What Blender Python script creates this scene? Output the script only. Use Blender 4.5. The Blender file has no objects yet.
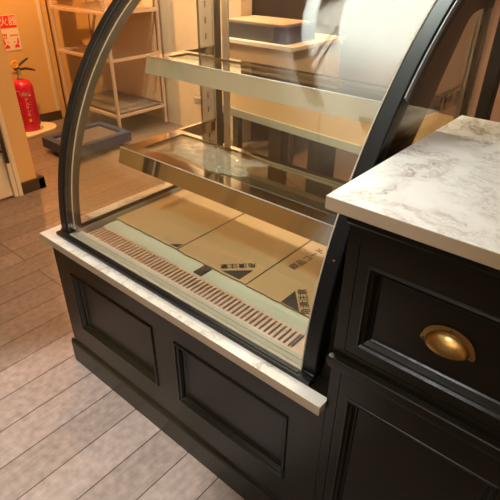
import bpy, bmesh, math, random
from mathutils import Vector, Matrix
random.seed(4)
S = bpy.context.scene
COL = S.collection
PI = math.pi

# ------------------------------------------------------------------ helpers
def mat(name):
    m = bpy.data.materials.new(name); m.use_nodes = True
    nt = m.node_tree; nt.nodes.clear()
    out = nt.nodes.new('ShaderNodeOutputMaterial')
    return m, nt, out
def N(nt, t, **kw):
    n = nt.nodes.new(t)
    for k, v in kw.items(): setattr(n, k, v)
    return n
def pbr(name, col, rough=.5, metal=0., spec=.5, bump=0., bscale=60., var=0., vscale=8., coat=0.):
    m, nt, out = mat(name)
    b = N(nt, 'ShaderNodeBsdfPrincipled')
    b.inputs['Base Color'].default_value = (*col, 1); b.inputs['Roughness'].default_value = rough
    b.inputs['Metallic'].default_value = metal; b.inputs['Specular IOR Level'].default_value = spec
    b.inputs['Coat Weight'].default_value = coat
    tc = N(nt, 'ShaderNodeTexCoord')
    if var > 0:
        no = N(nt, 'ShaderNodeTexNoise'); no.inputs['Scale'].default_value = vscale; no.inputs['Detail'].default_value = 5
        nt.links.new(tc.outputs['Object'], no.inputs['Vector'])
        mx = N(nt, 'ShaderNodeMix', data_type='RGBA', blend_type='MULTIPLY'); mx.inputs[0].default_value = 1
        mr = N(nt, 'ShaderNodeMapRange'); mr.inputs['To Min'].default_value = 1 - var; mr.inputs['To Max'].default_value = 1 + var
        nt.links.new(no.outputs['Fac'], mr.inputs['Value'])
        mx.inputs[6].default_value = (*col, 1); nt.links.new(mr.outputs[0], mx.inputs[7])
        nt.links.new(mx.outputs[2], b.inputs['Base Color'])
    if bump > 0:
        no2 = N(nt, 'ShaderNodeTexNoise'); no2.inputs['Scale'].default_value = bscale; no2.inputs['Detail'].default_value = 4
        nt.links.new(tc.outputs['Object'], no2.inputs['Vector'])
        bp = N(nt, 'ShaderNodeBump'); bp.inputs['Strength'].default_value = bump; bp.inputs['Distance'].default_value = .002
        nt.links.new(no2.outputs['Fac'], bp.inputs['Height']); nt.links.new(bp.outputs[0], b.inputs['Normal'])
    nt.links.new(b.outputs[0], out.inputs[0])
    return m
def glass(name, tint=(.96, .97, .94), f0=.05, mix=None, mixcol=None):
    """thin architectural glass: see-through with an angle dependent mirror"""
    m, nt, out = mat(name)
    g = N(nt, 'ShaderNodeNewGeometry')
    d = N(nt, 'ShaderNodeVectorMath', operation='DOT_PRODUCT')
    nt.links.new(g.outputs['Incoming'], d.inputs[0]); nt.links.new(g.outputs['Normal'], d.inputs[1])
    a = N(nt, 'ShaderNodeMath', operation='ABSOLUTE'); nt.links.new(d.outputs['Value'], a.inputs[0])
    s = N(nt, 'ShaderNodeMath', operation='SUBTRACT'); s.inputs[0].default_value = 1; nt.links.new(a.outputs[0], s.inputs[1])
    p = N(nt, 'ShaderNodeMath', operation='POWER'); nt.links.new(s.outputs[0], p.inputs[0]); p.inputs[1].default_value = 5
    q = N(nt, 'ShaderNodeMath', operation='MULTIPLY_ADD'); nt.links.new(p.outputs[0], q.inputs[0])
    q.inputs[1].default_value = 1 - f0; q.inputs[2].default_value = f0
    t = N(nt, 'ShaderNodeBsdfTransparent'); t.inputs[0].default_value = (*tint, 1)
    first = t
    if mix:
        df = N(nt, 'ShaderNodeBsdfDiffuse'); df.inputs[0].default_value = (*mixcol, 1)
        mm = N(nt, 'ShaderNodeMixShader'); mm.inputs[0].default_value = mix
        nt.links.new(t.outputs[0], mm.inputs[1]); nt.links.new(df.outputs[0], mm.inputs[2]); first = mm
    gl = N(nt, 'ShaderNodeBsdfAnisotropic'); gl.inputs['Roughness'].default_value = 0.0; gl.inputs[0].default_value = (1, 1, 1, 1)
    mx = N(nt, 'ShaderNodeMixShader')
    nt.links.new(q.outputs[0], mx.inputs[0]); nt.links.new(first.outputs[0], mx.inputs[1]); nt.links.new(gl.outputs[0], mx.inputs[2])
    nt.links.new(mx.outputs[0], out.inputs[0])
    return m
def emit(name, col, s):
    m, nt, out = mat(name); e = N(nt, 'ShaderNodeEmission'); e.inputs[0].default_value = (*col, 1); e.inputs[1].default_value = s
    nt.links.new(e.outputs[0], out.inputs[0]); return m

def BM(): return bmesh.new()
def box(bm, x0, x1, y0, y1, z0, z1, mi=0, bev=0., mtx=None):
    r = bmesh.ops.create_cube(bm, size=1)
    vs = r['verts']
    for v in vs:
        v.co = Vector(((x0 + x1) / 2 + v.co.x * (x1 - x0), (y0 + y1) / 2 + v.co.y * (y1 - y0), (z0 + z1) / 2 + v.co.z * (z1 - z0)))
    fs = set(f for v in vs for f in v.link_faces)
    for f in fs: f.material_index = mi
    if bev > 0:
        es = set(e for v in vs for e in v.link_edges)
        rr = bmesh.ops.bevel(bm, geom=list(es), offset=bev, segments=2, affect='EDGES', profile=.5)
        vs = list(set(v for f in rr['faces'] for v in f.verts))
        for f in set(f for v in vs for f in v.link_faces): f.material_index = mi
    if mtx:
        bmesh.ops.transform(bm, matrix=mtx, verts=vs)
    return vs
def tube(bm, pts, r, seg=10, mi=0, caps=True):
    """round tube through a list of points; r a number or a list"""
    pts = [Vector(p) for p in pts]; rs = r if isinstance(r, (list, tuple)) else [r] * len(pts)
    rings = []
    up = None
    for i, p in enumerate(pts):
        d = (pts[min(i + 1, len(pts) - 1)] - pts[max(i - 1, 0)]).normalized()
        if up is None:
            up = d.orthogonal().normalized()
        up = (up - d * up.dot(d)).normalized(); w = d.cross(up)
        rings.append([bm.verts.new(p + rs[i] * (math.cos(2 * PI * k / seg) * up + math.sin(2 * PI * k / seg) * w)) for k in range(seg)])
    for a, b in zip(rings, rings[1:]):
        for k in range(seg):
            f = bm.faces.new((a[k], a[(k + 1) % seg], b[(k + 1) % seg], b[k])); f.smooth = True; f.material_index = mi
    if caps:
        for ring in (list(reversed(rings[0])), rings[-1]):
            f = bm.faces.new(ring); f.material_index = mi
def lathe(bm, prof, seg=40, c=(0, 0, 0), mi=0):
    c = Vector(c); rings = []
    for (r, z) in prof:
        rings.append([bm.verts.new(c + Vector((max(r, 1e-5) * math.cos(2 * PI * k / seg), max(r, 1e-5) * math.sin(2 * PI * k / seg), z))) for k in range(seg)])
    for a, b in zip(rings, rings[1:]):
        for k in range(seg):
            f = bm.faces.new((a[k], a[(k + 1) % seg], b[(k + 1) % seg], b[k])); f.smooth = True; f.material_index = mi
    for ring in (list(reversed(rings[0])), rings[-1]):
        f = bm.faces.new(ring); f.material_index = mi
def prism(bm, poly, axis, a0, a1, mi=0):
    """extrude a polygon (list of 2-tuples) along an axis"""
    def P(u, v, a): return {'x': (a, u, v), 'y': (u, a, v), 'z': (u, v, a)}[axis]
    A = [bm.verts.new(P(u, v, a0)) for u, v in poly]; B = [bm.verts.new(P(u, v, a1)) for u, v in poly]
    n = len(poly); fs = []
    for i in range(n):
        fs.append(bm.faces.new((A[i], A[(i + 1) % n], B[(i + 1) % n], B[i])))
    fs.append(bm.faces.new(list(reversed(A)))); fs.append(bm.faces.new(B))
    for f in fs: f.material_index = mi
    return A + B
def link(name, bm, mats, parent=None, bevel=0., smooth=False, angle=35):
    bmesh.ops.recalc_face_normals(bm, faces=bm.faces[:])
    if smooth:
        for f in bm.faces: f.smooth = True
        for e in bm.edges:
            if len(e.link_faces) == 2 and e.calc_face_angle(0) > math.radians(angle): e.smooth = False
    me = bpy.data.meshes.new(name); bm.to_mesh(me); bm.free()
    for m in (mats if isinstance(mats, (list, tuple)) else [mats]): me.materials.append(m)
    o = bpy.data.objects.new(name, me); COL.objects.link(o)
    if parent: 
        o.parent = parent; o.matrix_parent_inverse = Matrix.Translation(root_loc(parent)).inverted()
    if bevel > 0:
        b = o.modifiers.new('bevel', 'BEVEL'); b.width = bevel; b.segments = 2; b.limit_method = 'ANGLE'; b.angle_limit = math.radians(40)
    return o
def root_loc(o):
    v = Vector((0, 0, 0)); 
    while o: v += o.location; o = o.parent if False else None
    return v
def thing(name, label, cat, loc=(0, 0, 0), group=None):
    o = bpy.data.objects.new(name, None); COL.objects.link(o); o.location = loc; o.empty_display_size = .1
    o['label'] = label; o['category'] = cat
    if group: o['group'] = group
    return o
def tag(o, label, cat, group=None):
    o['label'] = label; o['category'] = cat
    if group: o['group'] = group
    return o
def struct(o): o['kind'] = 'structure'; return o
FONT = None
def text_into(bm, txt, origin, xdir, ydir, size, mi, depth=.0004, bold=0., fit=None):
    """lettering as thin solid glyphs, baseline start at origin"""
    cu = bpy.data.curves.new('lettering', 'FONT'); cu.body = txt; cu.size = size; cu.extrude = depth; cu.offset = size * bold; cu.resolution_u = 3
    to = bpy.data.objects.new('lettering', cu); COL.objects.link(to)
    dg = bpy.context.evaluated_depsgraph_get(); dg.update()
    me = bpy.data.meshes.new_from_object(to.evaluated_get(dg))
    xd = Vector(xdir).normalized(); yd = Vector(ydir).normalized(); zd = xd.cross(yd)
    M = Matrix((xd, yd, zd)).transposed().to_4x4(); M.translation = Vector(origin)
    if fit:   # centre the lettering on origin and scale it to a given length
        xs = [v.co.x for v in me.vertices]; ys = [v.co.y for v in me.vertices]
        k = fit / (max(xs) - min(xs))
        me.transform(Matrix.Diagonal((k, k, 1, 1)) @ Matrix.Translation((-(max(xs) + min(xs)) / 2, -(max(ys) + min(ys)) / 2, 0)))
    me.transform(M)
    n0 = len(bm.faces); bm.from_mesh(me); bm.faces.ensure_lookup_table()
    for f in bm.faces[n0:]: f.material_index = mi
    bpy.data.objects.remove(to); bpy.data.curves.remove(cu); bpy.data.meshes.remove(me)

# ------------------------------------------------------------------ materials
M_black = pbr('black_paint', (.0075, .0055, .0018), .30, spec=.34, bump=.25, bscale=45, var=.25, vscale=6)
M_blackmetal = pbr('black_metal', (.010, .010, .0105), .33, spec=.35)
M_greyhighlight = pbr('grey_highlight', (.30, .32, .35), .35, .4)
M_darktrim = pbr('bronze_trim', (.055, .041, .028), .4)
M_seal = pbr('pale_seal', (.62, .54, .42), .5)
M_steel = pbr('polished_steel', (.78, .70, .60), .07, 1.0)
M_satin = pbr('satin_steel', (.74, .66, .56), .28, 1.0, bump=.05, bscale=200)
M_standard = pbr('shelf_standard_metal', (.40, .29, .19), .4, .3)
M_slot = pbr('slot_dark', (.03, .022, .016), .7)
M_mint = pbr('mint_enamel', (.60, .63, .50), .25)
M_darkvoid = pbr('duct_dark', (.03, .028, .024), .8)
M_brass = pbr('aged_brass', (.50, .31, .11), .30, 1.0, var=.25, vscale=25)
M_glass = glass('clear_glass', (.975, .98, .965), .045)
M_curved = glass('curved_glass', (.975, .98, .965), .085)
M_rearglass = glass('rear_glass', (.95, .96, .93), .018)
M_shelfglass = glass('shelf_glass', (.9, .93, .89), .10)
M_darkreflection = glass('dark_reflection_glass', (.30, .23, .18), .05, mix=.78, mixcol=(.11, .075, .056))
M_card_edge = pbr('card_edge', (.30, .19, .09), .9)
M_ink = pbr('printed_ink', (.035, .030, .024), .8)
M_white = pbr('white_plastic', (.75, .72, .66), .45)

def wood_floor():
    m, nt, out = mat('plank_floor')
    tc = N(nt, 'ShaderNodeTexCoord'); mp = N(nt, 'ShaderNodeMapping')
    mp.inputs['Rotation'].default_value = (0, 0, PI / 2); mp.inputs['Location'].default_value = (.23, .010 + .127*0, 0)
    nt.links.new(tc.outputs['Object'], mp.inputs[0])
    br = N(nt, 'ShaderNodeTexBrick'); br.offset = .37; br.offset_frequency = 3
    br.inputs['Scale'].default_value = 1; br.inputs['Brick Width'].default_value = 1.05; br.inputs['Row Height'].default_value = .127
    br.inputs['Mortar Size'].default_value = .0020; br.inputs['Mortar Smooth'].default_value = .15
    br.inputs['Color1'].default_value = (.192, .144, .116, 1); br.inputs['Color2'].default_value = (.150, .111, .087, 1)
    br.inputs['Mortar'].default_value = (.03, .016, .010, 1)
    nt.links.new(mp.outputs[0], br.inputs['Vector'])
    m2 = N(nt, 'ShaderNodeMapping'); m2.inputs['Scale'].default_value = (38, 3.0, 1); nt.links.new(tc.outputs['Object'], m2.inputs[0])
    no = N(nt, 'ShaderNodeTexNoise'); no.inputs['Scale'].default_value = 2.2; no.inputs['Detail'].default_value = 8; no.inputs['Roughness'].default_value = .65
    nt.links.new(m2.outputs[0], no.inputs['Vector'])
    n2 = N(nt, 'ShaderNodeTexNoise'); n2.inputs['Scale'].default_value = 38; n2.inputs['Detail'].default_value = 6; nt.links.new(tc.outputs['Object'], n2.inputs['Vector'])
    mr = N(nt, 'ShaderNodeMapRange'); mr.inputs['From Min'].default_value = .3; mr.inputs['From Max'].default_value = .7
    mr.inputs['To Min'].default_value = .88; mr.inputs['To Max'].default_value = 1.12; nt.links.new(no.outputs['Fac'], mr.inputs['Value'])
    mr2 = N(nt, 'ShaderNodeMapRange'); mr2.inputs['From Min'].default_value = .3; mr2.inputs['From Max'].default_value = .7
    mr2.inputs['To Min'].default_value = .80; mr2.inputs['To Max'].default_value = 1.18; nt.links.new(n2.outputs['Fac'], mr2.inputs['Value'])
    mm = N(nt, 'ShaderNodeMath', operation='MULTIPLY'); nt.links.new(mr.outputs[0], mm.inputs[0]); nt.links.new(mr2.outputs[0], mm.inputs[1])
    mx = N(nt, 'ShaderNodeMix', data_type='RGBA', blend_type='MULTIPLY'); mx.inputs[0].default_value = 1
    nt.links.new(br.outputs['Color'], mx.inputs[6]); nt.links.new(mm.outputs[0], mx.inputs[7])
    b = N(nt, 'ShaderNodeBsdfPrincipled'); b.inputs['Roughness'].default_value = .42; b.inputs['Specular IOR Level'].default_value = .45
    nt.links.new(mx.outputs[2], b.inputs['Base Color'])
    bp = N(nt, 'ShaderNodeBump'); bp.inputs['Strength'].default_value = .25; bp.inputs['Distance'].default_value = .002
    nt.links.new(mm.outputs[0], bp.inputs['Height']); nt.links.new(bp.outputs[0], b.inputs['Normal'])
    nt.links.new(b.outputs[0], out.inputs[0])
    return m
def marble():
    m, nt, out = mat('white_marble')
    tc = N(nt, 'ShaderNodeTexCoord')
    wn = N(nt, 'ShaderNodeTexNoise'); wn.inputs['Scale'].default_value = 5; wn.inputs['Detail'].default_value = 6
    nt.links.new(tc.outputs['Object'], wn.inputs['Vector'])
    add = N(nt, 'ShaderNodeMix', data_type='RGBA', blend_type='LINEAR_LIGHT'); add.inputs[0].default_value = .16
    nt.links.new(tc.outputs['Object'], add.inputs[6]); nt.links.new(wn.outputs['Color'], add.inputs[7])
    # veins: ridged noise
    def ridge(scale, width, detail):
        n = N(nt, 'ShaderNodeTexNoise'); n.inputs['Scale'].default_value = scale; n.inputs['Detail'].default_value = detail; n.inputs['Roughness'].default_value = .6
        nt.links.new(add.outputs[2], n.inputs['Vector'])
        s = N(nt, 'ShaderNodeMath', operation='SUBTRACT'); nt.links.new(n.outputs['Fac'], s.inputs[0]); s.inputs[1].default_value = .5
        a = N(nt, 'ShaderNodeMath', operation='ABSOLUTE'); nt.links.new(s.outputs[0], a.inputs[0])
        r = N(nt, 'ShaderNodeMapRange', interpolation_type='SMOOTHSTEP'); r.inputs['From Min'].default_value = 0; r.inputs['From Max'].default_value = width
        r.inputs['To Min'].default_value = 1; r.inputs['To Max'].default_value = 0; nt.links.new(a.outputs[0], r.inputs['Value'])
        return r
    r1 = ridge(7.5, .030, 8); r2 = ridge(20, .045, 6)
    pn = N(nt, 'ShaderNodeTexNoise'); pn.inputs['Scale'].default_value = 9; pn.inputs['Detail'].default_value = 4; nt.links.new(add.outputs[2], pn.inputs['Vector'])
    pm = N(nt, 'ShaderNodeMapRange'); pm.inputs['From Min'].default_value = .40; pm.inputs['From Max'].default_value = .66; nt.links.new(pn.outputs['Fac'], pm.inputs['Value'])
    v1 = N(nt, 'ShaderNodeMath', operation='MULTIPLY'); nt.links.new(r1.outputs[0], v1.inputs[0]); nt.links.new(pm.outputs[0], v1.inputs[1])
    v2 = N(nt, 'ShaderNodeMath', operation='MULTIPLY'); nt.links.new(r2.outputs[0], v2.inputs[0]); nt.links.new(pm.outputs[0], v2.inputs[1])
    v2b = N(nt, 'ShaderNodeMath', operation='MULTIPLY'); nt.links.new(v2.outputs[0], v2b.inputs[0]); v2b.inputs[1].default_value = .55
    vs = N(nt, 'ShaderNodeMath', operation='MAXIMUM'); nt.links.new(v1.outputs[0], vs.inputs[0]); nt.links.new(v2b.outputs[0], vs.inputs[1])
    vs2 = N(nt, 'ShaderNodeMath', operation='MULTIPLY'); nt.links.new(vs.outputs[0], vs2.inputs[0]); vs2.inputs[1].default_value = .85
    cl = N(nt, 'ShaderNodeMix', data_type='RGBA'); cl.inputs[6].default_value = (.74, .715, .675, 1); cl.inputs[7].default_value = (.63, .59, .535, 1)
    nt.links.new(pm.outputs[0], cl.inputs[0])
    c2 = N(nt, 'ShaderNodeMix', data_type='RGBA'); c2.inputs[7].default_value = (.22, .145, .10, 1)
    nt.links.new(cl.outputs[2], c2.inputs[6]); nt.links.new(vs2.outputs[0], c2.inputs[0])
    b = N(nt, 'ShaderNodeBsdfPrincipled'); b.inputs['Roughness'].default_value = .35
    nt.links.new(c2.outputs[2], b.inputs['Base Color']); nt.links.new(b.outputs[0], out.inputs[0])
    return m
def card():
    m, nt, out = mat('brown_cardboard')
    tc = N(nt, 'ShaderNodeTexCoord'); mp = N(nt, 'ShaderNodeMapping'); mp.inputs['Scale'].default_value = (60, 5, 2); nt.links.new(tc.outputs['Object'], mp.inputs[0])
    no = N(nt, 'ShaderNodeTexNoise'); no.inputs['Scale'].default_value = 3; no.inputs['Detail'].default_value = 6; nt.links.new(mp.outputs[0], no.inputs['Vector'])
    cr = N(nt, 'ShaderNodeMix', data_type='RGBA'); cr.inputs[6].default_value = (.46, .305, .155, 1); cr.inputs[7].default_value = (.53, .36, .19, 1); nt.links.new(no.outputs['Fac'], cr.inputs[0])
    b = N(nt, 'ShaderNodeBsdfPrincipled'); b.inputs['Roughness'].default_value = .75; nt.links.new(cr.outputs[2], b.inputs['Base Color'])
    nt.links.new(b.outputs[0], out.inputs[0]); return m
M_floor = wood_floor(); M_marble = marble(); M_card = card()
M_medge = pbr('marble_edge_shaded', (.44, .34, .235), .45, var=.12, vscale=14)  # plain edge band; its tan takes in the shade and warm light there
M_orange = pbr('ochre_wall', (.66, .40, .14), .7, var=.06, vscale=5)
M_cream = pbr('cream_paint', (.72, .58, .38), .5)
M_beige = pbr('beige_wall', (.64, .52, .38), .7, var=.05, vscale=3)
M_ceil = pbr('ceiling_paint', (.80, .76, .68), .9)
M_farwall = pbr('rose_brown_wall', (.34, .235, .18), .7)
M_skirt = pbr('dark_brown_wood', (.055, .035, .02), .45)

# ------------------------------------------------------------------ camera
cam = bpy.data.cameras.new('camera'); co = bpy.data.objects.new('camera', cam); COL.objects.link(co); S.camera = co
cam.sensor_fit = 'HORIZONTAL'; cam.sensor_width = 36; cam.lens = 36 * 486.36 / 500; cam.clip_start = .02
r0 = Vector((0.7615, 0.6481, 0.0078)); r1 = Vector((0.346, -0.3964, -0.8504)); r2 = Vector((-0.548, 0.6503, -0.5261))
co.matrix_world = Matrix(((r0.x, -r1.x, -r2.x, 1.3724), (r0.y, -r1.y, -r2.y, -.5911), (r0.z, -r1.z, -r2.z, 1.316), (0, 0, 0, 1)))

# ------------------------------------------------------------------ setting
bm = BM(); box(bm, -5, 5, -4.5, 5, -.1, 0); struct(link('floor', bm, M_floor))
bm = BM(); box(bm, -5, 5, -4.5, 5, 2.6, 2.7); struct(link('ceiling', bm, M_ceil))
bm = BM(); box(bm, -1.66, -1.505, -4.5, -.31, 0, 2.6); box(bm, -1.66, -1.505, .60, .718, 0, 2.6); box(bm, -1.66, -1.505, -.31, .60, 2.1, 2.6)
struct(link('wall_left', bm, M_orange))
bm = BM(); box(bm, -1.535, -1.500, -.25, .548, .012, 2.04, bev=.004); d1 = struct(link('door_1', bm, M_cream))
bm = BM(); tube(bm, [(-1.46, .548, .235), (-1.46, .548, 1.05)], .012, 10); tube(bm, [(-1.50, .535, .30), (-1.46, .548, .30)], .008, 8); tube(bm, [(-1.50, .535, 1.0), (-1.46, .548, 1.0)], .008, 8)
link('door_handle', bm, M_darktrim, d1)
bm = BM(); box(bm, -1.56, -1.487, .550, .600, 0, 2.1, bev=.004); box(bm, -1.56, -1.478, .576, .602, 0, 2.1, bev=.003); box(bm, -1.56, -1.487, -.31, -.252, 0, 2.1, bev=.004); box(bm, -1.56, -1.487, -.31, .602, 2.045, 2.1, bev=.004)
struct(link('trim_1', bm, M_cream))
bm = BM(); box(bm, -1.52, -1.489, .604, .762, 0, .074, bev=.004); box(bm, -1.66, -1.489, .7182, .762, 0, .074, bev=.003); struct(link('baseboard_left', bm, M_skirt))
bm = BM(); box(bm, -2.90, -2.755, .5, 1.612, 0, 2.6); struct(link('wall_alcove', bm, M_orange))
bm = BM(); box(bm, -2.755, -2.735, .5, 1.640, 0, .075); struct(link('baseboard_alcove', bm, M_skirt))
bm = BM(); box(bm, -2.87, -2.742, 1.612, 1.642, .075, 2.6, bev=.004); struct(link('trim_2', bm, M_cream))
bm = BM(); box(bm, -2.90, -2.76, 1.642, 1.70, 0, 2.6); box(bm, -2.86, -2.77, 1.73, 1.82, 0, 2.6); box(bm, -2.88, -2.80, 1.70, 1.73, 0, 2.6, mi=1); struct(link('trim_3', bm, [M_orange, M_skirt]))
bm = BM(); box(bm, -5, -1.10, 2.22, 2.34, 0, 2.6); struct(link('wall_back', bm, M_beige))
bm = BM(); box(bm, -5, 5, 3.4, 3.5, 0, 2.6); struct(link('wall_far', bm, M_farwall))
bm = BM(); box(bm, -3.1, -2.95, -4.5, 2.2, 0, 2.6); struct(link('wall_outer', bm, M_orange))
bm = BM(); box(bm, 3.2, 3.3, -4.5, 5, 0, 2.6); struct(link('wall_right', bm, M_beige))
bm = BM(); box(bm, -5, 5, -4.0, -3.9, 0, .9); box(bm, -5, -1.2, -4.0, -3.9, .9, 2.3); box(bm, 2.2, 5, -4.0, -3.9, .9, 2.3); box(bm, -5, 5, -4.0, -3.9, 2.3, 2.6)
struct(link('wall_front', bm, M_beige))

# ------------------------------------------------------------------ arch geometry of the display case
CY, CZ, RR = .9421, .5198, .891
TH0 = math.asin((.556 - CZ) / RR); TH1 = math.acos((CY - .72) / RR)
def arc(ins, n=44, t0=TH0, t1=TH1):
    r = RR - ins
    return [(CY - r * math.cos(t0 + (t1 - t0) * i / n), CZ + r * math.sin(t0 + (t1 - t0) * i / n)) for i in range(n + 1)]
def band(bm, x0, x1, i0, i1, mi=0, n=44, t0=TH0, t1=TH1):
    A = arc(i0, n, t0, t1); B = arc(i1, n, t0, t1)
    rows = [[bm.verts.new((x, y, z)) for x, (y, z) in ((x0, a), (x1, a), (x1, b), (x0, b))] for a, b in zip(A, B)]
    for p, q in zip(rows, rows[1:]):
        for k in range(4):
            f = bm.faces.new((p[k], p[(k + 1) % 4], q[(k + 1) % 4], q[k])); f.smooth = True; f.material_index = mi
    bm.faces.new(rows[0]); bm.faces.new(list(reversed(rows[-1])))

LX0, LX1 = .047, .080     # left side frame
RX0, RX1 = .977, 1.010    # right side frame
case = thing('pastry_display_case', 'curved glass pastry display case on black panelled base with marble ledge', 'display case')
# base cabinet with two recessed panels
def panel_face(bm, x0, x1, z0, z1, y, panels, prof, mi=0):
    """front sheet at plane y with rectangular moulded panels; prof = [(inset, depth)...]"""
    xs = sorted(set([x0, x1] + [p[0] for p in panels] + [p[1] for p in panels]))
    zs = sorted(set([z0, z1] + [p[2] for p in panels] + [p[3] for p in panels]))
    V = {}
    def vv(x, z):
        k = (round(x, 5), round(z, 5))
        if k not in V: V[k] = bm.verts.new((x, y, z))
        return V[k]
    for xa, xb in zip(xs, xs[1:]):
        for za, zb in zip(zs, zs[1:]):
            cx, cz = (xa + xb) / 2, (za + zb) / 2
            if any(p[0] < cx < p[1] and p[2] < cz < p[3] for p in panels): continue
            bm.faces.new((vv(xa, za), vv(xb, za), vv(xb, zb), vv(xa, zb)))
    for p in panels:
        # outer loop walks the shared grid vertices on the border
        def loop(i, d): return [bm.verts.new((x, y + d, z)) for x, z in ((p[0] + i, p[2] + i), (p[1] - i, p[2] + i), (p[1] - i, p[3] - i), (p[0] + i, p[3] - i))]
        prev = [vv(p[0], p[2]), vv(p[1], p[2]), vv(p[1], p[3]), vv(p[0], p[3])]
        for (i, d) in prof:
            cur = loop(i, d)
            for k in range(4): bm.faces.new((prev[k], prev[(k + 1) % 4], cur[(k + 1) % 4], cur[k]))
            prev = cur
        bm.faces.new(prev)
PROF = [(.001, -.004), (.006, -.005), (.009, .0005), (.012, .002), (.016, .009), (.017, .013), (.021, .0125), (.024, .015)]
FY = .0192
bm = BM()
panel_face(bm, .0265, 1.0605, .0, .520, FY, [(.109, .507, .200, .431), (.596, .974, .204, .431)], PROF)
box(bm, .0265, 1.0605, FY + .02, .72, 0, .5195)
for (xa, xb, za, zb) in ((.0265, .0275, 0, .5195), (1.0595, 1.0605, 0, .5195)): box(bm, xa, xb, FY + .0003, FY + .021, za, zb)
link('base_cabinet', bm, M_black, case, bevel=.0011)
bm = BM(); prism(bm, [(.010, 0), (.010, .090), (.0125, .098), (.017, .1045), (.0190, .106), (.0190, 0)], 'x', .0145, 1.0605); link('plinth', bm, M_black, case, bevel=.0022)
bm = BM()
gx = [0, .072, .9980, 1.0000, 1.0585]; gy = [0, .0310, .0565, .705, .740]; gv = {}
def gvert(i, j, k):
    if (i, j, k) not in gv: gv[(i, j, k)] = bm.verts.new((gx[i], gy[j], (.5205, .5452)[k]))
    return gv[(i, j, k)]
cells = {(i, j) for i in range(4) for j in range(4) if not (i == 1 and j == 2) and not (i == 3 and j > 0)}
for (i, j) in cells:
    for k in (0, 1): bm.faces.new((gvert(i, j, k), gvert(i + 1, j, k), gvert(i + 1, j + 1, k), gvert(i, j + 1, k)))
    for (di, dj, a, b) in ((-1, 0, (i, j), (i, j + 1)), (1, 0, (i + 1, j), (i + 1, j + 1)), (0, -1, (i, j), (i + 1, j)), (0, 1, (i, j + 1), (i + 1, j + 1))):
        if (i + di, j + dj) not in cells: bm.faces.new((gvert(*a, 0), gvert(*b, 0), gvert(*b, 1), gvert(*a, 1)))
bmesh.ops.recalc_face_normals(bm, faces=bm.faces[:])
for f in bm.faces: f.material_index = 0 if f.normal.z > .8 else 1
link('marble_ledge', bm, [M_marble, M_medge], case)
# side frames with seal and inner trim
for xs, inner in (((LX0, LX1), 1), ((RX0, RX1), -1)):
    bm = BM(); band(bm, xs[0], xs[1], 0, .026)
    box(bm, xs[0], xs[1], .048, .082, .5455, .560)
    fr = link('side_frame', bm, M_blackmetal, case, bevel=.003, smooth=True)
    bm = BM()
    if inner == 1: band(bm, LX0 + .004, LX1 + .001, .0262, .0292)
    else: band(bm, RX0 - .0026, RX0 - .0003, .001, .010)
    link('glass_seal', bm, M_seal, fr, smooth=True)
    bm = BM()
    if inner == 1: band(bm, LX0 + .004, LX1 - .002, .0294, .054)
    else: band(bm, RX0 + .004, RX1 - .004, .0262, .045)
    link('inner_trim', bm, M_darktrim, fr, smooth=True)
    if inner == -1:
        bm = BM(); band(bm, RX1 + .0002, RX1 + .003, .004, .016, t0=.70); link('edge_highlight_strip', bm, M_greyhighlight, fr, smooth=True)  # grey strip built in for the lit highlight on the frame edge
        bm = BM(); lathe(bm, [(.0026, 0), (.0026, .001), (.0016, .0018)], 12); bmesh.ops.rotate(bm, verts=bm.verts, cent=(0, 0, 0), matrix=Matrix.Rotation(PI / 2, 3, 'X')); bmesh.ops.translate(bm, verts=bm.verts, vec=(.9985, .0987, .8185)); link('screw', bm, M_brass, fr)
bm = BM(); prism(bm, [(.0315, .5200), (.535, .5200), (.535, .975), (.165, .975), (.165, .85), (.100, .65), (.070, .5458), (.0315, .5450)], 'x', 1.0135, 1.0600); link('gap_light_block', bm, M_black, case)  # added black block fills the dark gap and stops staff-side light
# front rail, inner rails
M_sill = pbr('cream_sill', (.58, .55, .44), .3)
M_grille = pbr('grille_steel', (.80, .58, .42), .35, .55)
bm = BM(); box(bm, LX0 + .003, RX1, .030, .0475, .5455, .5565, bev=.0018); box(bm, LX1, RX0, .036, .046, .5565, .5590, bev=.001); link('front_rail', bm, M_blackmetal, case)
bm = BM()
for y0, y1, z1 in ((.0585, .0690, .5475), (.0725, .0850, .5440), (.0890, .1030, .5400)): box(bm, LX1, RX0, y0, y1, .5200, z1, bev=.0012)
link('front_sill', bm, M_sill, case)
bm = BM(); box(bm, LX0 + .004, LX0 + .015, .083, .72, .5455, .551, bev=.0015); box(bm, LX0 + .0152, LX0 + .024, .083, .72, .5455, .548); link('side_rail', bm, M_blackmetal, case)
bm = BM(); box(bm, RX0 + .006, RX1 - .004, .083, .72, .5455, .558, bev=.002); link('side_rail', bm, M_blackmetal, case)
# curved front glass
bm = BM()
band(bm, LX1 + .0015, RX0 - .005, .004, .009); link('front_glass', bm, M_curved, case, smooth=True)
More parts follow.
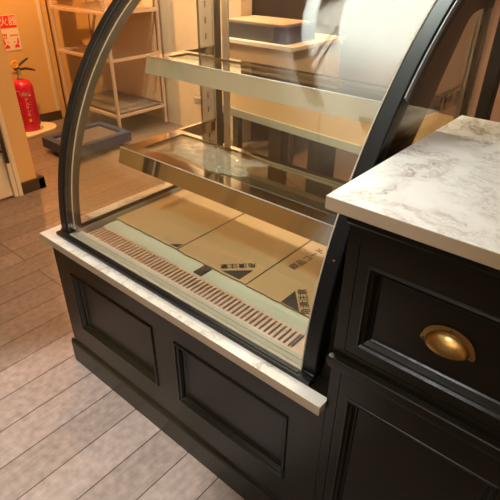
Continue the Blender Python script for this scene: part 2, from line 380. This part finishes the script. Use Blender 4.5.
# side glass
def side_poly(ins, ybk=.715, zb=.5585):
    a = [(y, z) for y, z in arc(ins) if y < ybk]
    return a + [(ybk, a[-1][1]), (ybk, zb)]
bm = BM(); prism(bm, side_poly(.057), 'x', LX0 + .012, LX0 + .017); link('side_glass', bm, M_glass, case)
bm = BM(); prism(bm, side_poly(.027), 'x', RX1 - .012, RX1 - .007); sg = link('side_glass', bm, M_glass, case)
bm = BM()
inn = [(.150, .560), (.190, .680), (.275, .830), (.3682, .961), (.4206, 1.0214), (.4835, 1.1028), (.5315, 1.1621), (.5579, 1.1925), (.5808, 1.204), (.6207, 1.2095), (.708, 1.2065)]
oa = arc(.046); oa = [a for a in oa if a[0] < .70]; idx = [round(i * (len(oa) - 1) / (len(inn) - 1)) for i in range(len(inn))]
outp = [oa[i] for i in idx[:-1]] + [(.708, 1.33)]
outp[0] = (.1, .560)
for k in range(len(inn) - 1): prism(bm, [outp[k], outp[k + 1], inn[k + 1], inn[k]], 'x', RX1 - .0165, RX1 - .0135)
link('dark_reflection_strip', bm, M_darkreflection, sg)  # dark tinted strip stands for a dark reflection on the side glass
# deck with vent grille
bm = BM(); box(bm, LX1 + .008, RX0 + .004, .176, .700, .5205, .530); link('deck_plate', bm, M_mint, case)
bm = BM(); box(bm, LX1 + .010, RX0, .106, .175, .5200, .5215); link('vent_duct', bm, M_darkvoid, case)
bm = BM()
GX0, GX1 = LX1 + .012, .900
box(bm, GX0, GX1 + .07, .106, .116, .523, .531, bev=.001); box(bm, GX0, GX1 + .07, .168, .1755, .523, .531, bev=.001)
n = 54
for i in range(n + 1):
    x = GX0 + (GX1 - GX0) * i / n
    box(bm, x, x + .0085, .1155, .1685, .525, .531, bev=.0008)
box(bm, GX1, GX1 + .07, .1155, .1685, .525, .531)
link('vent_grille', bm, M_grille, case)
# rear frame, sliding doors
bm = BM(); box(bm, LX0, RX1, .722, .760, .5455, .575, bev=.002); link('rear_rail', bm, M_darktrim, case)
bm = BM(); box(bm, LX0, RX1, .700, .765, 1.335, 1.398, bev=.004); link('top_cap', bm, M_blackmetal, case)
for x in (LX0, RX1 - .004): 
    bm = BM(); box(bm, x, x + .03, .735, .775, .5455, 1.335, bev=.002); link('rear_post', bm, M_darktrim, case)
for (xa, xb, y, st_) in ((.082, .55, .728, 1), (.535, .975, .738, 0)):
    bm = BM(); box(bm, xa, xb, y, y + .004, .577, 1.334); dr = link('sliding_door', bm, M_rearglass, case)
    bm = BM(); box(bm, *((xa + .046, xa + .072) if st_ else (xb - .02, xb)), y - .002, y + .006, .577, 1.334); link('door_stile', bm, M_standard, dr)
# slotted standards in the rear corners
def standard(x, dx, y0, y1):
    bm = BM(); box(bm, x, x + .003, y0, y1, .546, 1.33); box(bm, x, x + .010, y0, y0 + .004, .546, 1.33); box(bm, x, x + .010, y1 - .004, y1, .546, 1.33)
    z = .60
    while z < 1.3:
        box(bm, x - .0005, x + .0035, (y0 + y1) / 2 - .003, (y0 + y1) / 2 + .003, z, z + .020, mi=1); z += .05
    return link('shelf_standard', bm, [M_standard, M_slot], case)
standard(LX1 + .002, 1, .655, .725); standard(.9805, -1, .660, .725)
# shelves
M_edgehighlight = pbr('pale_edge_highlight', (.80, .76, .66), .3)  # pale colour painted in for the highlight along the shelf edge
M_fasciasteel = pbr('bright_steel', (.86, .77, .62), .08, 1.0)
M_creamreflection = pbr('cream_reflection_steel', (.84, .77, .55), .22, .45)  # cream tone is a reflection put into the upper fascia's colour
def shelf(z, y0, y1, x0, x1, h, rim, fmat):
    dz = 0
    bm = BM()
    # rim of the frame: front, back, left, right
    box(bm, x0, x1, y0 + .001, y0 + rim, z - .014, z, bev=.001); box(bm, x0, x1, y1 - .022, y1, z - .018, z, bev=.001)
    box(bm, x0, x0 + rim * .9, y0 + rim, y1 - .022, z - .014, z, bev=.001); box(bm, x1 - rim * .9, x1, y0 + rim, y1 - .022, z - .014, z, bev=.001)
    sh = link('shelf', bm, M_steel, case)
    bm = BM(); prism(bm, [(y0 - .016, z - h), (y0 - .013, z - h), (y0 + .003, z - .001), (y0, z + .001)], 'x', x0, x1); link('front_fascia', bm, fmat, sh)
    bm = BM(); tube(bm, [(x0, y0 + .0005, z + .0022), (x1, y0 + .0005, z + .0022)], .0017, 8); link('shelf_edge_highlight', bm, M_edgehighlight, sh)
    bm = BM(); box(bm, x0 + rim * .9, x1 - rim * .9, y0 + rim, y1 - .022, z - .010, z - .004); link('glass_panel', bm, M_shelfglass, sh)
    for xa in (x0, x1 - .012):
        bm = BM(); prism(bm, [(y0 + .004, z - .016), (y0 + .004, z - .022), (.655, z - .045), (.715, z - .045), (.715, z + dz), (y1, z)], 'x', xa, xa + .006); box(bm, xa, xa + .012, y1, .715, z - .006 + dz, z + .001 + dz); link('bracket_arm', bm, M_steel, sh)
    return sh
shelf(.7707, .2855, .535, .086, .972, .046, .052, M_fasciasteel)
shelf(1.0290, .4230, .580, .093, .972, .045, .045, M_creamreflection)

# ------------------------------------------------------------------ drawer cabinet and countertop on the right
dc = thing('drawer_cabinet', 'tall black panelled cabinet with one drawer under the thick marble countertop', 'cabinet', (0, 0, 0))
CX0, CX1 = 1.0615, 1.440
bm = BM(); box(bm, CX0, CX1, FY + .022, .535, 0, .9780); 
panel_face(bm, CX0, CX1, .0, .9560, FY, [(1.083, 1.418, .700, .925), (1.083, 1.418, .115, .640)], [(.0005, .016)])
for (xa, xb) in ((CX0, CX0 + .001), (CX1 - .001, CX1)): box(bm, xa, xb, FY + .0002, FY + .023, 0, .956)
link('body', bm, M_black, dc)
PR2 = [(.001, -.002), (.004, -.004), (.007, .001), (.010, .003), (.0115, .001), (.014, .006), (.016, .010), (.0185, .009), (.021, .0125)]
bm = BM(); panel_face(bm, 1.0838, 1.4172, .7008, .9242, FY + .0012, [(1.1035, 1.392, .7225, .893)], PR2); box(bm, 1.0838, 1.4172, FY + .0155, FY + .0158, .7008, .9242)
drw = link('drawer', bm, M_black, dc, bevel=.0010)
bm = BM(); panel_face(bm, 1.0838, 1.4172, .1158, .6392, FY + .0012, [(1.1035, 1.382, .150, .589)], PR2); link('door', bm, M_black, dc, bevel=.0010)
bm = BM()
prism(bm, [(FY, .9555), (.012, .957), (.0085, .962), (.0085, .969), (.004, .9715), (.004, .9782), (FY + .02, .9782), (FY + .02, .9555)], 'x', CX0 - .0005, CX1 + .004); link('cornice', bm, M_black, dc)
bm = BM()
prism(bm, [(FY, .6485), (.0140, .6500), (.0125, .6565), (.0085, .6580), (.0085, .6640), (.0045, .6660), (.0045, .6800), (.0065, .6818), (FY, .6825)], 'x', CX0 - .0040, CX1 + .004); link('mid_rail', bm, M_black, dc, bevel=.001)
bm = BM(); prism(bm, [(.005, 0), (.005, .09), (.010, .100), (FY - .0002, .104), (FY - .0002, 0)], 'x', CX0, CX1 + .004); link('plinth', bm, M_black, dc)
# brass cup pull
HX, HZ, HY = 1.2450, .7985, FY + .0125
bm = BM()
nA = 28
out = [(HX + .0395 * math.cos(PI * i / nA), HZ + .004 + .0335 * math.sin(PI * i / nA)) for i in range(nA + 1)]
def ear(s): return [(HX + s * (.0365 + .0062 * math.cos(a)), HZ + .003 + .0062 * math.sin(a)) for a in ([-.2 + -k * PI / 9 for k in range(8)] if s > 0 else [(-.2 - k * PI / 9) for k in reversed(range(8))])]
poly = out + ear(-1)[0:] + ear(1)[0:] if False else None
ring = [(HX + .0428, HZ + .002)] + [(HX + .0405 * math.cos(PI * i / nA), HZ + .006 + .0315 * math.sin(PI * i / nA)) for i in range(1, nA)] + [(HX - .0428, HZ + .002)]
earL = [(HX - .0415, HZ - .003), (HX - .0375, HZ - .0045), (HX - .0335, HZ - .0025), (HX - .0325, HZ + .002)]
earR = [(HX + .0325, HZ + .002), (HX + .0335, HZ - .0025), (HX + .0375, HZ - .0045), (HX + .0415, HZ - .003)]
# flange as a band between the outer ring and an inner arch
inner_arch = [(HX + .0325 * math.cos(PI * i / nA), HZ + .004 + .0255 * math.sin(PI * i / nA)) for i in range(nA + 1)]
def flange(bm, d0, d1):
    for i in range(nA):
        a, b = ring[i], ring[i + 1]; c, d = inner_arch[i + 1], inner_arch[i]
        prism(bm, [a, b, c, d], 'y', HY + d0, HY + d1)
    prism(bm, [ring[0], inner_arch[0]] + earR[0:], 'y', HY + d0, HY + d1); prism(bm, [inner_arch[-1], ring[-1]] + earL, 'y', HY + d0, HY + d1)
flange(bm, -.0022, 0)
bmesh.ops.remove_doubles(bm, verts=bm.verts[:], dist=1e-5)
# cup: quarter ellipsoid shell opening downward
nU, nV = 28, 10
def shell(off):
    rows = []
    for j in range(nV + 1):
        ph = (PI / 2) * j / nV
        row = []
        for i in range(nU + 1):
            u = PI * i / nU
            rad = math.cos(ph)
            x = (.0350 - off) * math.cos(u) * rad; z = (.0262 - off) * math.sin(u) * rad; y = -(.0215 - off) * math.sin(ph)
            row.append(bm.verts.new((HX + x, HY - .001 + y, HZ + .002 + z - .004 * math.sin(ph))))
        rows.append(row)
    return rows
for off in (0, .0018):
    rows = shell(off)
    for a, b in zip(rows, rows[1:]):
        for i in range(nU):
            try:
                f = bm.faces.new((a[i], a[i + 1], b[i + 1], b[i])); f.smooth = True
            except ValueError: pass
cp = link('cup_pull', bm, M_brass, drw, smooth=True, angle=50)
for (sx, sz) in ((HX, HZ + .0335), (HX - .038, HZ), (HX + .038, HZ)):
    bm = BM(); lathe(bm, [(.0024, 0), (.0022, .0012), (.0006, .0016)], 12); bmesh.ops.rotate(bm, verts=bm.verts, cent=(0, 0, 0), matrix=Matrix.Rotation(PI / 2, 3, 'X')); bmesh.ops.translate(bm, verts=bm.verts, vec=(sx, HY - .0021, sz))
    # screws are sub-parts of the drawer next to the pull
    link('screw', bm, M_darktrim, drw)
bm = BM(); box(bm, 1.0285, 1.452, -.0069, .5545, .9785, 1.0009, bev=.0012)
for f in bm.faces: f.material_index = 0 if f.normal.z > .8 else 1
tag(link('marble_countertop', bm, [M_marble, M_medge]), 'white marble countertop with tan-shaded edge on top of the black drawer cabinet', 'countertop')

# ------------------------------------------------------------------ things inside the case
def sheet(x0, x1, y0, y1, label, marks, tilt=0., seed=1):
    bm = BM(); rnd = random.Random(seed); nx, ny = 16, 16
    zz = .5335
    def P(i, j, top):
        x = x0 + (x1 - x0) * i / nx; y = y0 + (y1 - y0) * j / ny
        if j == 0: y += rnd.uniform(-.0016, .0016) if top else 0
        return (x, y, (zz + .0022) if top else zz - .0022)
    T = [[bm.verts.new(P(i, j, 1)) for j in range(ny + 1)] for i in range(nx + 1)]
    B = [[bm.verts.new((T[i][j].co.x, T[i][j].co.y, zz - .0022)) for j in range(ny + 1)] for i in range(nx + 1)]
    for i in range(nx):
        for j in range(ny):
            bm.faces.new((T[i][j], T[i + 1][j], T[i + 1][j + 1], T[i][j + 1])); bm.faces.new((B[i][j], B[i][j + 1], B[i + 1][j + 1], B[i + 1][j]))
    def side(seq):
        for (a, b) in zip(seq, seq[1:]):
            f = bm.faces.new((T[a[0]][a[1]], B[a[0]][a[1]], B[b[0]][b[1]], T[b[0]][b[1]])); f.material_index = 1
    side([(i, 0) for i in range(nx + 1)]); side([(i, ny) for i in range(nx, -1, -1)]); side([(0, j) for j in range(ny, -1, -1)]); side([(nx, j) for j in range(ny + 1)])
    bmesh.ops.recalc_face_normals(bm, faces=bm.faces[:])
    zt = zz + .0022
    for mk in marks:
        if mk[0] == 'text': text_into(bm, mk[1], (*mk[2], zt + .0004), mk[3], mk[4], mk[5], 2, .0002, .018, mk[6])
        else: prism(bm, mk[1], 'z', zt + .0001, zt + .0005, 2)
    o = link('cardboard_sheet', bm, [M_card, M_card_edge, M_ink])
    return tag(o, label, 'cardboard', 'flattened cardboard sheets on the case deck')
sheet(.0835, .3850, .2315, .640, 'leftmost brown cardboard sheet on the deck, farthest from the drawer cabinet', [('tri', [(.348, .2365), (.381, .2365), (.381, .262)])], seed=1)
CK = '角潰注意'
d2 = Vector((-.711, -.703)); d3 = Vector((-.66, .752))
sheet(.3905, .6650, .2285, .640, 'middle brown cardboard sheet printed with a dark triangle lying flat at its front edge', [('tri', [(.5718, .2350), (.6385, .2350), (.6385, .2959)]),
      ('text', CK, (.5915, .2840), (d2.x, d2.y, 0), (-d2.y, d2.x, 0), .0245, .1045)], seed=2)
sheet(.6705, .9330, .2280, .640, 'rightmost brown cardboard sheet with black Japanese lettering along its middle', [('tri', [(.7866, .2300), (.8473, .2285), (.7865, .2942)]),
      ('text', CK, (.8310, .2706), (d3.x, d3.y, 0), (-d3.y, d3.x, 0), .0265, .109), ('text', '商品コード', (.7190, .4470), (.09, 1, 0), (-1, .09, 0), .0330, .145)], seed=3)
bm = BM(); box(bm, .5110, .5420, .181, .2260, .5302, .5335, bev=.0006); tag(link('dark_clip', bm, M_skirt), 'small dark strip on the pale deck below the middle cardboard sheet', 'strip')

# crumpled sheet added for the pale reflected haze on the lower shelf
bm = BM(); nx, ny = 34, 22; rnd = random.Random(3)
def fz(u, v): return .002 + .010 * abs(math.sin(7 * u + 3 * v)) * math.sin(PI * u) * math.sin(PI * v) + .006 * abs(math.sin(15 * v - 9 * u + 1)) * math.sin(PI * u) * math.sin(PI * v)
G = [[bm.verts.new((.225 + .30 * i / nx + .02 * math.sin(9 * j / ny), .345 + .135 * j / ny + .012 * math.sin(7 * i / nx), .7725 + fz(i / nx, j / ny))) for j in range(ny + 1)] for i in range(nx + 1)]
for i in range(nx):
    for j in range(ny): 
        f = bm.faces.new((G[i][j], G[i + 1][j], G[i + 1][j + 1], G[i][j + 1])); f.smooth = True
M_haze = glass('milky_haze', (.93, .93, .90), .05, mix=.12, mixcol=(.85, .83, .78))
fo = link('haze_sheet', bm, M_haze); tag(fo, 'crumpled milky sheet added for a pale reflected haze on the lower shelf of the case', 'haze sheet')
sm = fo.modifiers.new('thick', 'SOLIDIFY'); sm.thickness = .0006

# ------------------------------------------------------------------ alcove: extinguisher, stand, sign, dolly, rack
M_red = pbr('red_enamel', (.60, .010, .045), .25, coat=.3)
M_redprint = pbr('red_print', (.75, .02, .01), .6)
M_signwhite = pbr('sign_white', (.80, .66, .50), .55)
M_yellow = pbr('yellow_plastic', (.85, .42, .02), .4)
M_blackplastic = pbr('black_plastic', (.02, .018, .016), .4)
M_stand = pbr('stand_plastic', (.78, .66, .48), .45)
EX, EY = -2.625, 1.285
st = thing('extinguisher_stand', 'cream plastic floor stand under the red fire extinguisher', 'stand', (0, 0, 0))
bm = BM(); n = 24
poly = [(-2.462, 1.165), (-2.508, 1.431)] + [(EX - .010 + .165 * math.cos(a), EY + .045 + .165 * math.sin(a)) for a in [.75 + (2.4 - .75) * k / n for k in range(n + 1)]] + [(-2.755 + .03, 1.15)]
prism(bm, poly, 'z', 0, .014); link('base_plate', bm, M_stand, st, bevel=.003)
bm = BM()
for k in range(20):
    a, b = PI * (.15 + .95 * k / 20), PI * (.15 + .95 * (k + 1) / 20)
    P = lambda r, t: (EX + r * math.cos(t), EY + r * math.sin(t))
    prism(bm, [P(.088, a), P(.088, b), P(.094, b), P(.094, a)], 'z', .0142, .060)
bmesh.ops.remove_doubles(bm, verts=bm.verts[:], dist=1e-5)
link('holder_ring', bm, M_stand, st, smooth=True)
ex = thing('fire_extinguisher', 'red fire extinguisher with black lever and yellow pin ring in the alcove', 'fire extinguisher')
ER = .083
bm = BM(); lathe(bm, [(ER - .012, .0150), (ER - .002, .018), (ER, .030), (ER, .352), (ER - .004, .378), (ER - .017, .400), (ER - .036, .412), (.024, .418), (.024, .424)], 48, (EX, EY, 0))
cyl = link('cylinder', bm, M_red, ex, smooth=True)
bm = BM(); lathe(bm, [(.021, .4243), (.021, .438), (.015, .442), (.015, .468), (.018, .470), (.018, .492), (.010, .498)], 24, (EX, EY, 0)); link('valve', bm, M_satin, ex, smooth=True)
# orientation in the wall plane: levers reach along +Y
bm = BM(); box(bm, EX - .011, EX + .011, EY - .030, EY + .020, .489, .506, bev=.004); tube(bm, [(EX, EY - .02, .505), (EX, EY + .03, .532), (EX, EY + .10, .565)], [.011, .010, .006], 10); link('upper_lever', bm, M_blackplastic, ex)
bm = BM(); tube(bm, [(EX, EY + .005, .492), (EX, EY + .06, .492), (EX, EY + .11, .478), (EX, EY + .140, .466)], [.010, .010, .008, .005], 10); link('lower_lever', bm, M_blackplastic, ex)
bm = BM()
ringpts = [(EX + .012, EY - .022 + .024 * math.cos(a), .535 + .024 * math.sin(a)) for a in [2 * PI * k / 24 for k in range(25)]]
tube(bm, ringpts, .0075, 8, caps=False); link('pin_ring', bm, M_yellow, ex)
bm = BM(); tube(bm, [(EX, EY - .014, .466), (EX, EY - .055, .470), (EX, EY - .075, .468)], .010, 10); link('hose_joint', bm, M_satin, ex)
bm = BM(); tube(bm, [(EX, EY - .074, .468), (EX, EY - .098, .464), (EX + .01, EY - .125, .43), (EX + .01, EY - .128, .25), (EX + .01, EY - .118, .10)], .012, 10); link('hose', bm, M_blackplastic, ex)
# printed label wrapped on the cylinder
M_goldprint = pbr('gold_print', (.35, .22, .10), .4)
M_pale = pbr('pale_print', (.85, .62, .50), .5)
bm = BM()
def wrap_text(txt, s, z, size, mi, down=False, ang0=0.):
    b2 = BM(); text_into(b2, txt, (0, 0, 0), (1, 0, 0), (0, 1, 0), size, mi, .0003)
    for v in b2.verts:
        a = ang0 + (v.co.x + s) / ER; zz = z + v.co.y; rr = ER + .0006 + v.co.z
        v.co = Vector((EX + rr * math.cos(a), EY + rr * math.sin(a), zz))
    me = bpy.data.meshes.new('t'); b2.to_mesh(me); b2.free(); n0 = len(bm.faces); bm.from_mesh(me); bm.faces.ensure_lookup_table()
    for f in bm.faces[n0:]: f.material_index = mi
    bpy.data.meshes.remove(me)
A0 = -.48
for k, ch in enumerate('アルテシモ'): wrap_text(ch, -.002 + .004 * (k % 2), .262 - .030 * k, .030, 0, ang0=A0)
def disc(s, z, rx, rz, mi, lift=.0006):
    vs = []
    for k in range(28):
        t = 2 * PI * k / 28; a = A0 + (s + rx * math.cos(t)) / ER
        vs.append(bm.verts.new((EX + (ER + lift) * math.cos(a), EY + (ER + lift) * math.sin(a), z + rz * math.sin(t))))
    f = bm.faces.new(vs); f.material_index = mi
LABEL_MATS = [M_pale, M_goldprint, pbr('faded_print', (.75, .18, .13), .4), M_yellow, M_blackplastic]
link('kana_lettering', bm, LABEL_MATS, cyl); bm = BM()
disc(0.006, .318, .034, .022, 1); disc(.006, .318, .022, .013, 2, .0010); disc(.006, .318, .014, .008, 1, .0014); link('emblem', bm, LABEL_MATS, cyl); bm = BM()
disc(.012, .108, .011, .015, 3); disc(.014, .083, .008, .008, 4); link('colour_mark', bm, LABEL_MATS, cyl); bm = BM()
def quad(s0, s1, z0, z1, mi):
    n = 6; A = []; B = []
    for k in range(n + 1):
        a = A0 + (s0 + (s1 - s0) * k / n) / ER; rr = ER + .0006
        A.append(bm.verts.new((EX + rr * math.cos(a), EY + rr * math.sin(a), z0))); B.append(bm.verts.new((EX + rr * math.cos(a), EY + rr * math.sin(a), z1)))
    for k in range(n): 
        f = bm.faces.new((A[k], A[k + 1], B[k + 1], B[k])); f.material_index = mi
quad(-.060, -.022, .340, .344, 0); quad(.040, .056, .300, .312, 0)
for k in range(9): quad(.036, .046, .250 - .020 * k, .254 - .020 * k, 2)
for k in range(10): quad(-.050, -.030, .250 - .020 * k, .2525 - .020 * k, 2)
link('label', bm, LABEL_MATS, cyl)

# wall sign
bm = BM(); SX = -2.7548; SY0, SY1, SZ0, SZ1 = 1.208, 1.420, .612, .868
box(bm, SX, SX + .003, SY0, SY1, SZ0, SZ1, mi=0); box(bm, SX + .0031, SX + .0036, SY0 + .004, SY1 - .004, .775, SZ1 - .004, mi=1)
yw = (0, 1, 0); zw = (0, 0, 1)
text_into(bm, '消火器', (SX + .0038, SY0 + .006, .800), yw, zw, .0690, 2, .0002)
for k in range(8): box(bm, SX + .0031, SX + .0036, 1.345 + .0085 * k, 1.351 + .0085 * k, .716, .728, mi=1)
for k in range(7): box(bm, SX + .0031, SX + .0036, 1.222 + .0145 * k, 1.233 + .0145 * k, .720, .738, mi=1); box(bm, SX + .0031, SX + .0036, 1.222 + .0145 * k, 1.231 + .0145 * k, .700, .714, mi=1)
def pict(y, s):
    prism(bm, [(y - .020, .630), (y + .022, .630), (y + .020, .645), (y + .006, .658), (y - .008, .654), (y - .018, .643)], 'x', SX + .0031, SX + .0036, 1)
    prism(bm, [(y + s * .006, .660), (y + s * .020, .655), (y + s * .024, .690), (y + s * .016, .706), (y + s * .012, .690)], 'x', SX + .0031, SX + .0036, 1)
    prism(bm, [(y - s * .022, .668), (y - s * .004, .674), (y - s * .004, .679), (y - s * .024, .673)], 'x', SX + .0031, SX + .0036, 1)
pict(1.384, 1); pict(1.305, -1); pict(1.235, 1)
M_signtext = pbr('sign_text', (.86, .72, .58), .5)
tag(link('wall_sign', bm, [M_signwhite, M_redprint, M_signtext]), 'white sign with red header on ochre wall above the fire extinguisher', 'sign')

# blue dolly
M_blue = pbr('blue_plastic', (.028, .048, .11), .45)
M_greyrub = pbr('grey_plastic', (.13, .11, .10), .6)
dol = thing('container_dolly', 'low dark blue wheeled dolly on the floor beside the fire extinguisher', 'dolly', (0, 0, 0))
DP = [(-1.680, 1.090), (-1.705, 1.620), (-2.105, 1.620), (-2.085, 1.090)]
bm = BM()
def inset(P, d):
    cx = sum(p[0] for p in P) / 4; cy = sum(p[1] for p in P) / 4
    return [(p[0] + math.copysign(d, cx - p[0]), p[1] + math.copysign(d, cy - p[1])) for p in P]
DI = inset(DP, .055)
for k in range(4): prism(bm, [DP[k], DP[(k + 1) % 4], DI[(k + 1) % 4], DI[k]], 'z', .040, .112)
bmesh.ops.remove_doubles(bm, verts=bm.verts[:], dist=1e-5)
link('frame', bm, M_blue, dol)
bm = BM(); prism(bm, inset(DP, .056), 'z', .068, .095); link('deck', bm, M_greyrub, dol)
for (x, y) in inset(DP, .06):
    bm = BM(); lathe(bm, [(.011, -.012), (.017, -.009), (.017, .009), (.011, .012)], 20); bmesh.ops.rotate(bm, verts=bm.verts, cent=(0, 0, 0), matrix=Matrix.Rotation(PI / 2, 3, 'X')); bmesh.ops.translate(bm, verts=bm.verts, vec=(x, y, .0175)); w = link('caster', bm, M_blackplastic, dol, smooth=True)
    bm = BM(); box(bm, x - .016, x + .016, y - .018, y - .014, .025, .0395); box(bm, x - .016, x + .016, y + .014, y + .018, .025, .0395); box(bm, x - .016, x + .016, y - .0145, y + .0145, .0365, .0395); bmesh.ops.remove_doubles(bm, verts=bm.verts[:], dist=.0008); link('caster_fork', bm, M_satin, w)

# tray rack trolley behind it
M_panel = pbr('rack_panel', (.62, .42, .28), .5)
M_rackmetal = pbr('rack_metal', (.72, .56, .46), .3, .5)
rk = thing('tray_rack', 'tall metal tray rack with pale side sheets behind the blue dolly', 'rack', (0, 0, 0))
RX_, RY_ = (-2.62, -1.90), (1.66, 2.14)
for x in RX_:
    for y in RY_:
        bm = BM(); tube(bm, [(x, y, .03), (x, y, 1.75)], .014, 12); link('post', bm, M_rackmetal, rk, smooth=True)
for z in (.16, .58, .90, 1.30, 1.70):
    bm = BM(); box(bm, RX_[0], RX_[1], RY_[0] - .012, RY_[0] + .012, z, z + .024, bev=.003); box(bm, RX_[0], RX_[1], RY_[1] - .012, RY_[1] + .012, z, z + .024, bev=.003)
    for x in RX_: box(bm, x - .010, x + .010, RY_[0], RY_[1], z + .002, z + .022)
    link('shelf_rail', bm, M_rackmetal, rk)
for z in (.92,):
    bm = BM(); box(bm, RX_[0] + .02, RX_[1] - .02, RY_[0] + .02, RY_[1] - .02, z + .0045, z + .014); link('tray', bm, M_satin, rk)
bm = BM(); box(bm, RX_[0] + .02, RX_[1] - .02, RY_[0] + .03, RY_[1] - .03, .1845, .192); link('bottom_shelf', bm, M_greyrub, rk)
bm = BM(); box(bm, RX_[0] + .02, RX_[1] - .02, RY_[1] - .022, RY_[1] - .016, .20, 1.70); link('back_sheet', bm, M_panel, rk)

# ------------------------------------------------------------------ staff side behind the case
M_tabletop = pbr('olive_brown_top', (.30, .21, .10), .4)
M_paleedge = pbr('pale_edge', (.66, .68, .56), .4)
M_darkleg = pbr('dark_grey_leg', (.045, .040, .034), .5)
tb = thing('work_table', 'brown topped staff table with pale edge and dark legs seen behind the case', 'table', (0, 0, 0))
ang = math.atan2(.943 - 1.0206, .5898 + .3342)
T = Matrix.Translation((-.34, 1.020, 0)) @ Matrix.Rotation(ang, 4, 'Z')
bm = BM(); box(bm, 0, 1.12, .006, .60, .690, .7195, mtx=T); link('tabletop', bm, M_tabletop, tb)
bm = BM(); box(bm, 0, 1.12, 0, .006, .688, .720, mtx=T); link('edge_band', bm, M_paleedge, tb)
for (x, y) in ((.025, .04), (.670, .04), (.025, .5), (1.03, .5)):
    bm = BM(); box(bm, x, x + .095, y, y + .06, .001, .689, mtx=T); link('leg', bm, M_darkleg, tb)
bt = thing('back_counter', 'long beige counter with white top edge along the staff area', 'counter', (0, 0, 0))
bm = BM(); box(bm, -1.09, -.50, 2.03, 2.60, .40, .778); link('cabinet', bm, M_beige, bt)
for x in (-1.05, -.57):
    for y in (2.07, 2.52):
        bm = BM(); box(bm, x, x + .05, y, y + .05, .0005, .3995); link('leg', bm, M_darkleg, bt)
bm = BM(); box(bm, -1.09, -.48, 2.0, 2.62, .779, .806, bev=.003); link('worktop', bm, M_white, bt)
M_dev = pbr('dark_slate', (.055, .065, .075), .35); M_devblue = pbr('dark_blue_face', (.03, .045, .12), .35)
ap = thing('countertop_appliance', 'low dark slate appliance with blue end on the back counter', 'appliance', (0, 0, 0))
bm = BM(); box(bm, -1.085, -.66, 2.04, 2.36, .8065, .905, bev=.006); link('housing', bm, M_dev, ap)
bm = BM(); box(bm, -.659, -.565, 2.04, 2.36, .8065, .905, bev=.004); link('end_cover', bm, M_devblue, ap)
bm = BM(); box(bm, -1.08, -.60, 2.06, 2.34, .9055, .918, bev=.003); link('lid', bm, M_panel, ap)

# ------------------------------------------------------------------ lamps, added fill lights and reflector boards
M_board = pbr('reflector_white', (.86, .90, .86), .9)
def board(x0, x1, y0, y1, label):  # boards added overhead to give the pale reflection in the curved glass
    t = thing('ceiling_reflector', label, 'reflector board', (0, 0, 0))
    bm = BM(); box(bm, x0, x1, y0, y1, 2.290, 2.3055); link('panel', bm, M_board, t)
    for x in (x0 + .01, x1 - .02):
        for y in (y0 + .2, y1 - .2):
            bm = BM(); box(bm, x, x + .01, y, y + .01, 2.3056, 2.5999); link('hanger', bm, M_satin, t)
board(.155, .66, -.60, 1.15, 'wide white reflector board added above the display case')
board(-.045, .02, .12, 1.15, 'narrow white reflector board added beside the wide one')
def light(kind, name, loc, target, energy, col, **kw):
    l = bpy.data.lights.new(name, kind); l.energy = energy; l.color = col
    for k, v in kw.items(): setattr(l, k, v)
    o = bpy.data.objects.new(name, l); COL.objects.link(o); o.location = loc
    d = Vector(target) - Vector(loc); o.rotation_euler = d.to_track_quat('-Z', 'Y').to_euler(); return o
WARM = (1, .50, .15)
light('SPOT', 'downlight_alcove', (-2.0, .95, 2.58), (-2.3, 1.25, 0), 230, WARM, spot_size=1.9, spot_blend=.6, shadow_soft_size=.01)
light('SPOT', 'downlight_door', (-.75, .70, 2.58), (-1.05, .35, 0), 125, (1, .36, .03), spot_size=1.25, spot_blend=.8, shadow_soft_size=.01)
light('SPOT', 'downlight_staff', (.1, 1.9, 2.58), (.1, 2.0, 0), 170, (1, .55, .25), spot_size=1.7, spot_blend=.6, shadow_soft_size=.01)
light('SPOT', 'reflector_fill', (.37, 1.40, 1.86), (.34, .72, 2.29), 830, (.95, 1, .93), spot_size=.92, spot_blend=.7, shadow_soft_size=.02)  # unseen lamp added to light the reflector boards
light('SPOT', 'floor_fill', (.95, -1.75, 2.56), (.38, -.49, 0), 700, (.97, .98, 1), spot_size=.44, spot_blend=.45, shadow_soft_size=.05)  # unseen lamp added for the cool light on the front floor
light('SPOT', 'ledge_fill', (1.05, -.75, 2.56), (.56, -.04, .55), 54, (.97, .98, 1), spot_size=.80, spot_blend=.55, shadow_soft_size=.03)  # unseen lamp added to lift the ledge and moulding highlights
light('SPOT', 'counter_fill', (1.62, -.02, 2.56), (1.62, .02, 1.0), 24, (.93, .98, 1), spot_size=.80, spot_blend=.12, shadow_soft_size=.02)  # added lamp; its cone edge draws the shadow line on the countertop
light('SPOT', 'wall_fill', (-1.35, 1.55, 2.56), (-1.45, 2.22, .85), 230, (1, .80, .55), spot_size=1.1, spot_blend=.7, shadow_soft_size=.01)  # unseen lamp added to brighten the beige back wall
light('AREA', 'case_fill', (.53, .66, 1.328), (.53, .42, .5), 5, (1, .86, .62), shape='RECTANGLE', size=.85, size_y=.018)  # no lamp seen here; added to brighten the case interior
light('AREA', 'ceiling_fill', (1.7, -1.9, 1.95), (1.6, -1.9, 2.6), 34, (1, .88, .70), shape='RECTANGLE', size=1.6, size_y=1.0)  # added fill aimed at the ceiling for bounce light

w = bpy.data.worlds.new('world'); S.world = w; w.use_nodes = True
bg = w.node_tree.nodes['Background']; bg.inputs[0].default_value = (.95, .97, 1, 1); bg.inputs[1].default_value = .2
S.view_settings.view_transform = 'Standard'; S.view_settings.look = 'None'; S.view_settings.gamma = 1; S.view_settings.exposure = 0.35
S.cycles.transparent_max_bounces = 40; S.cycles.max_bounces = 14; S.cycles.glossy_bounces = 8; S.cycles.sample_clamp_indirect = 6
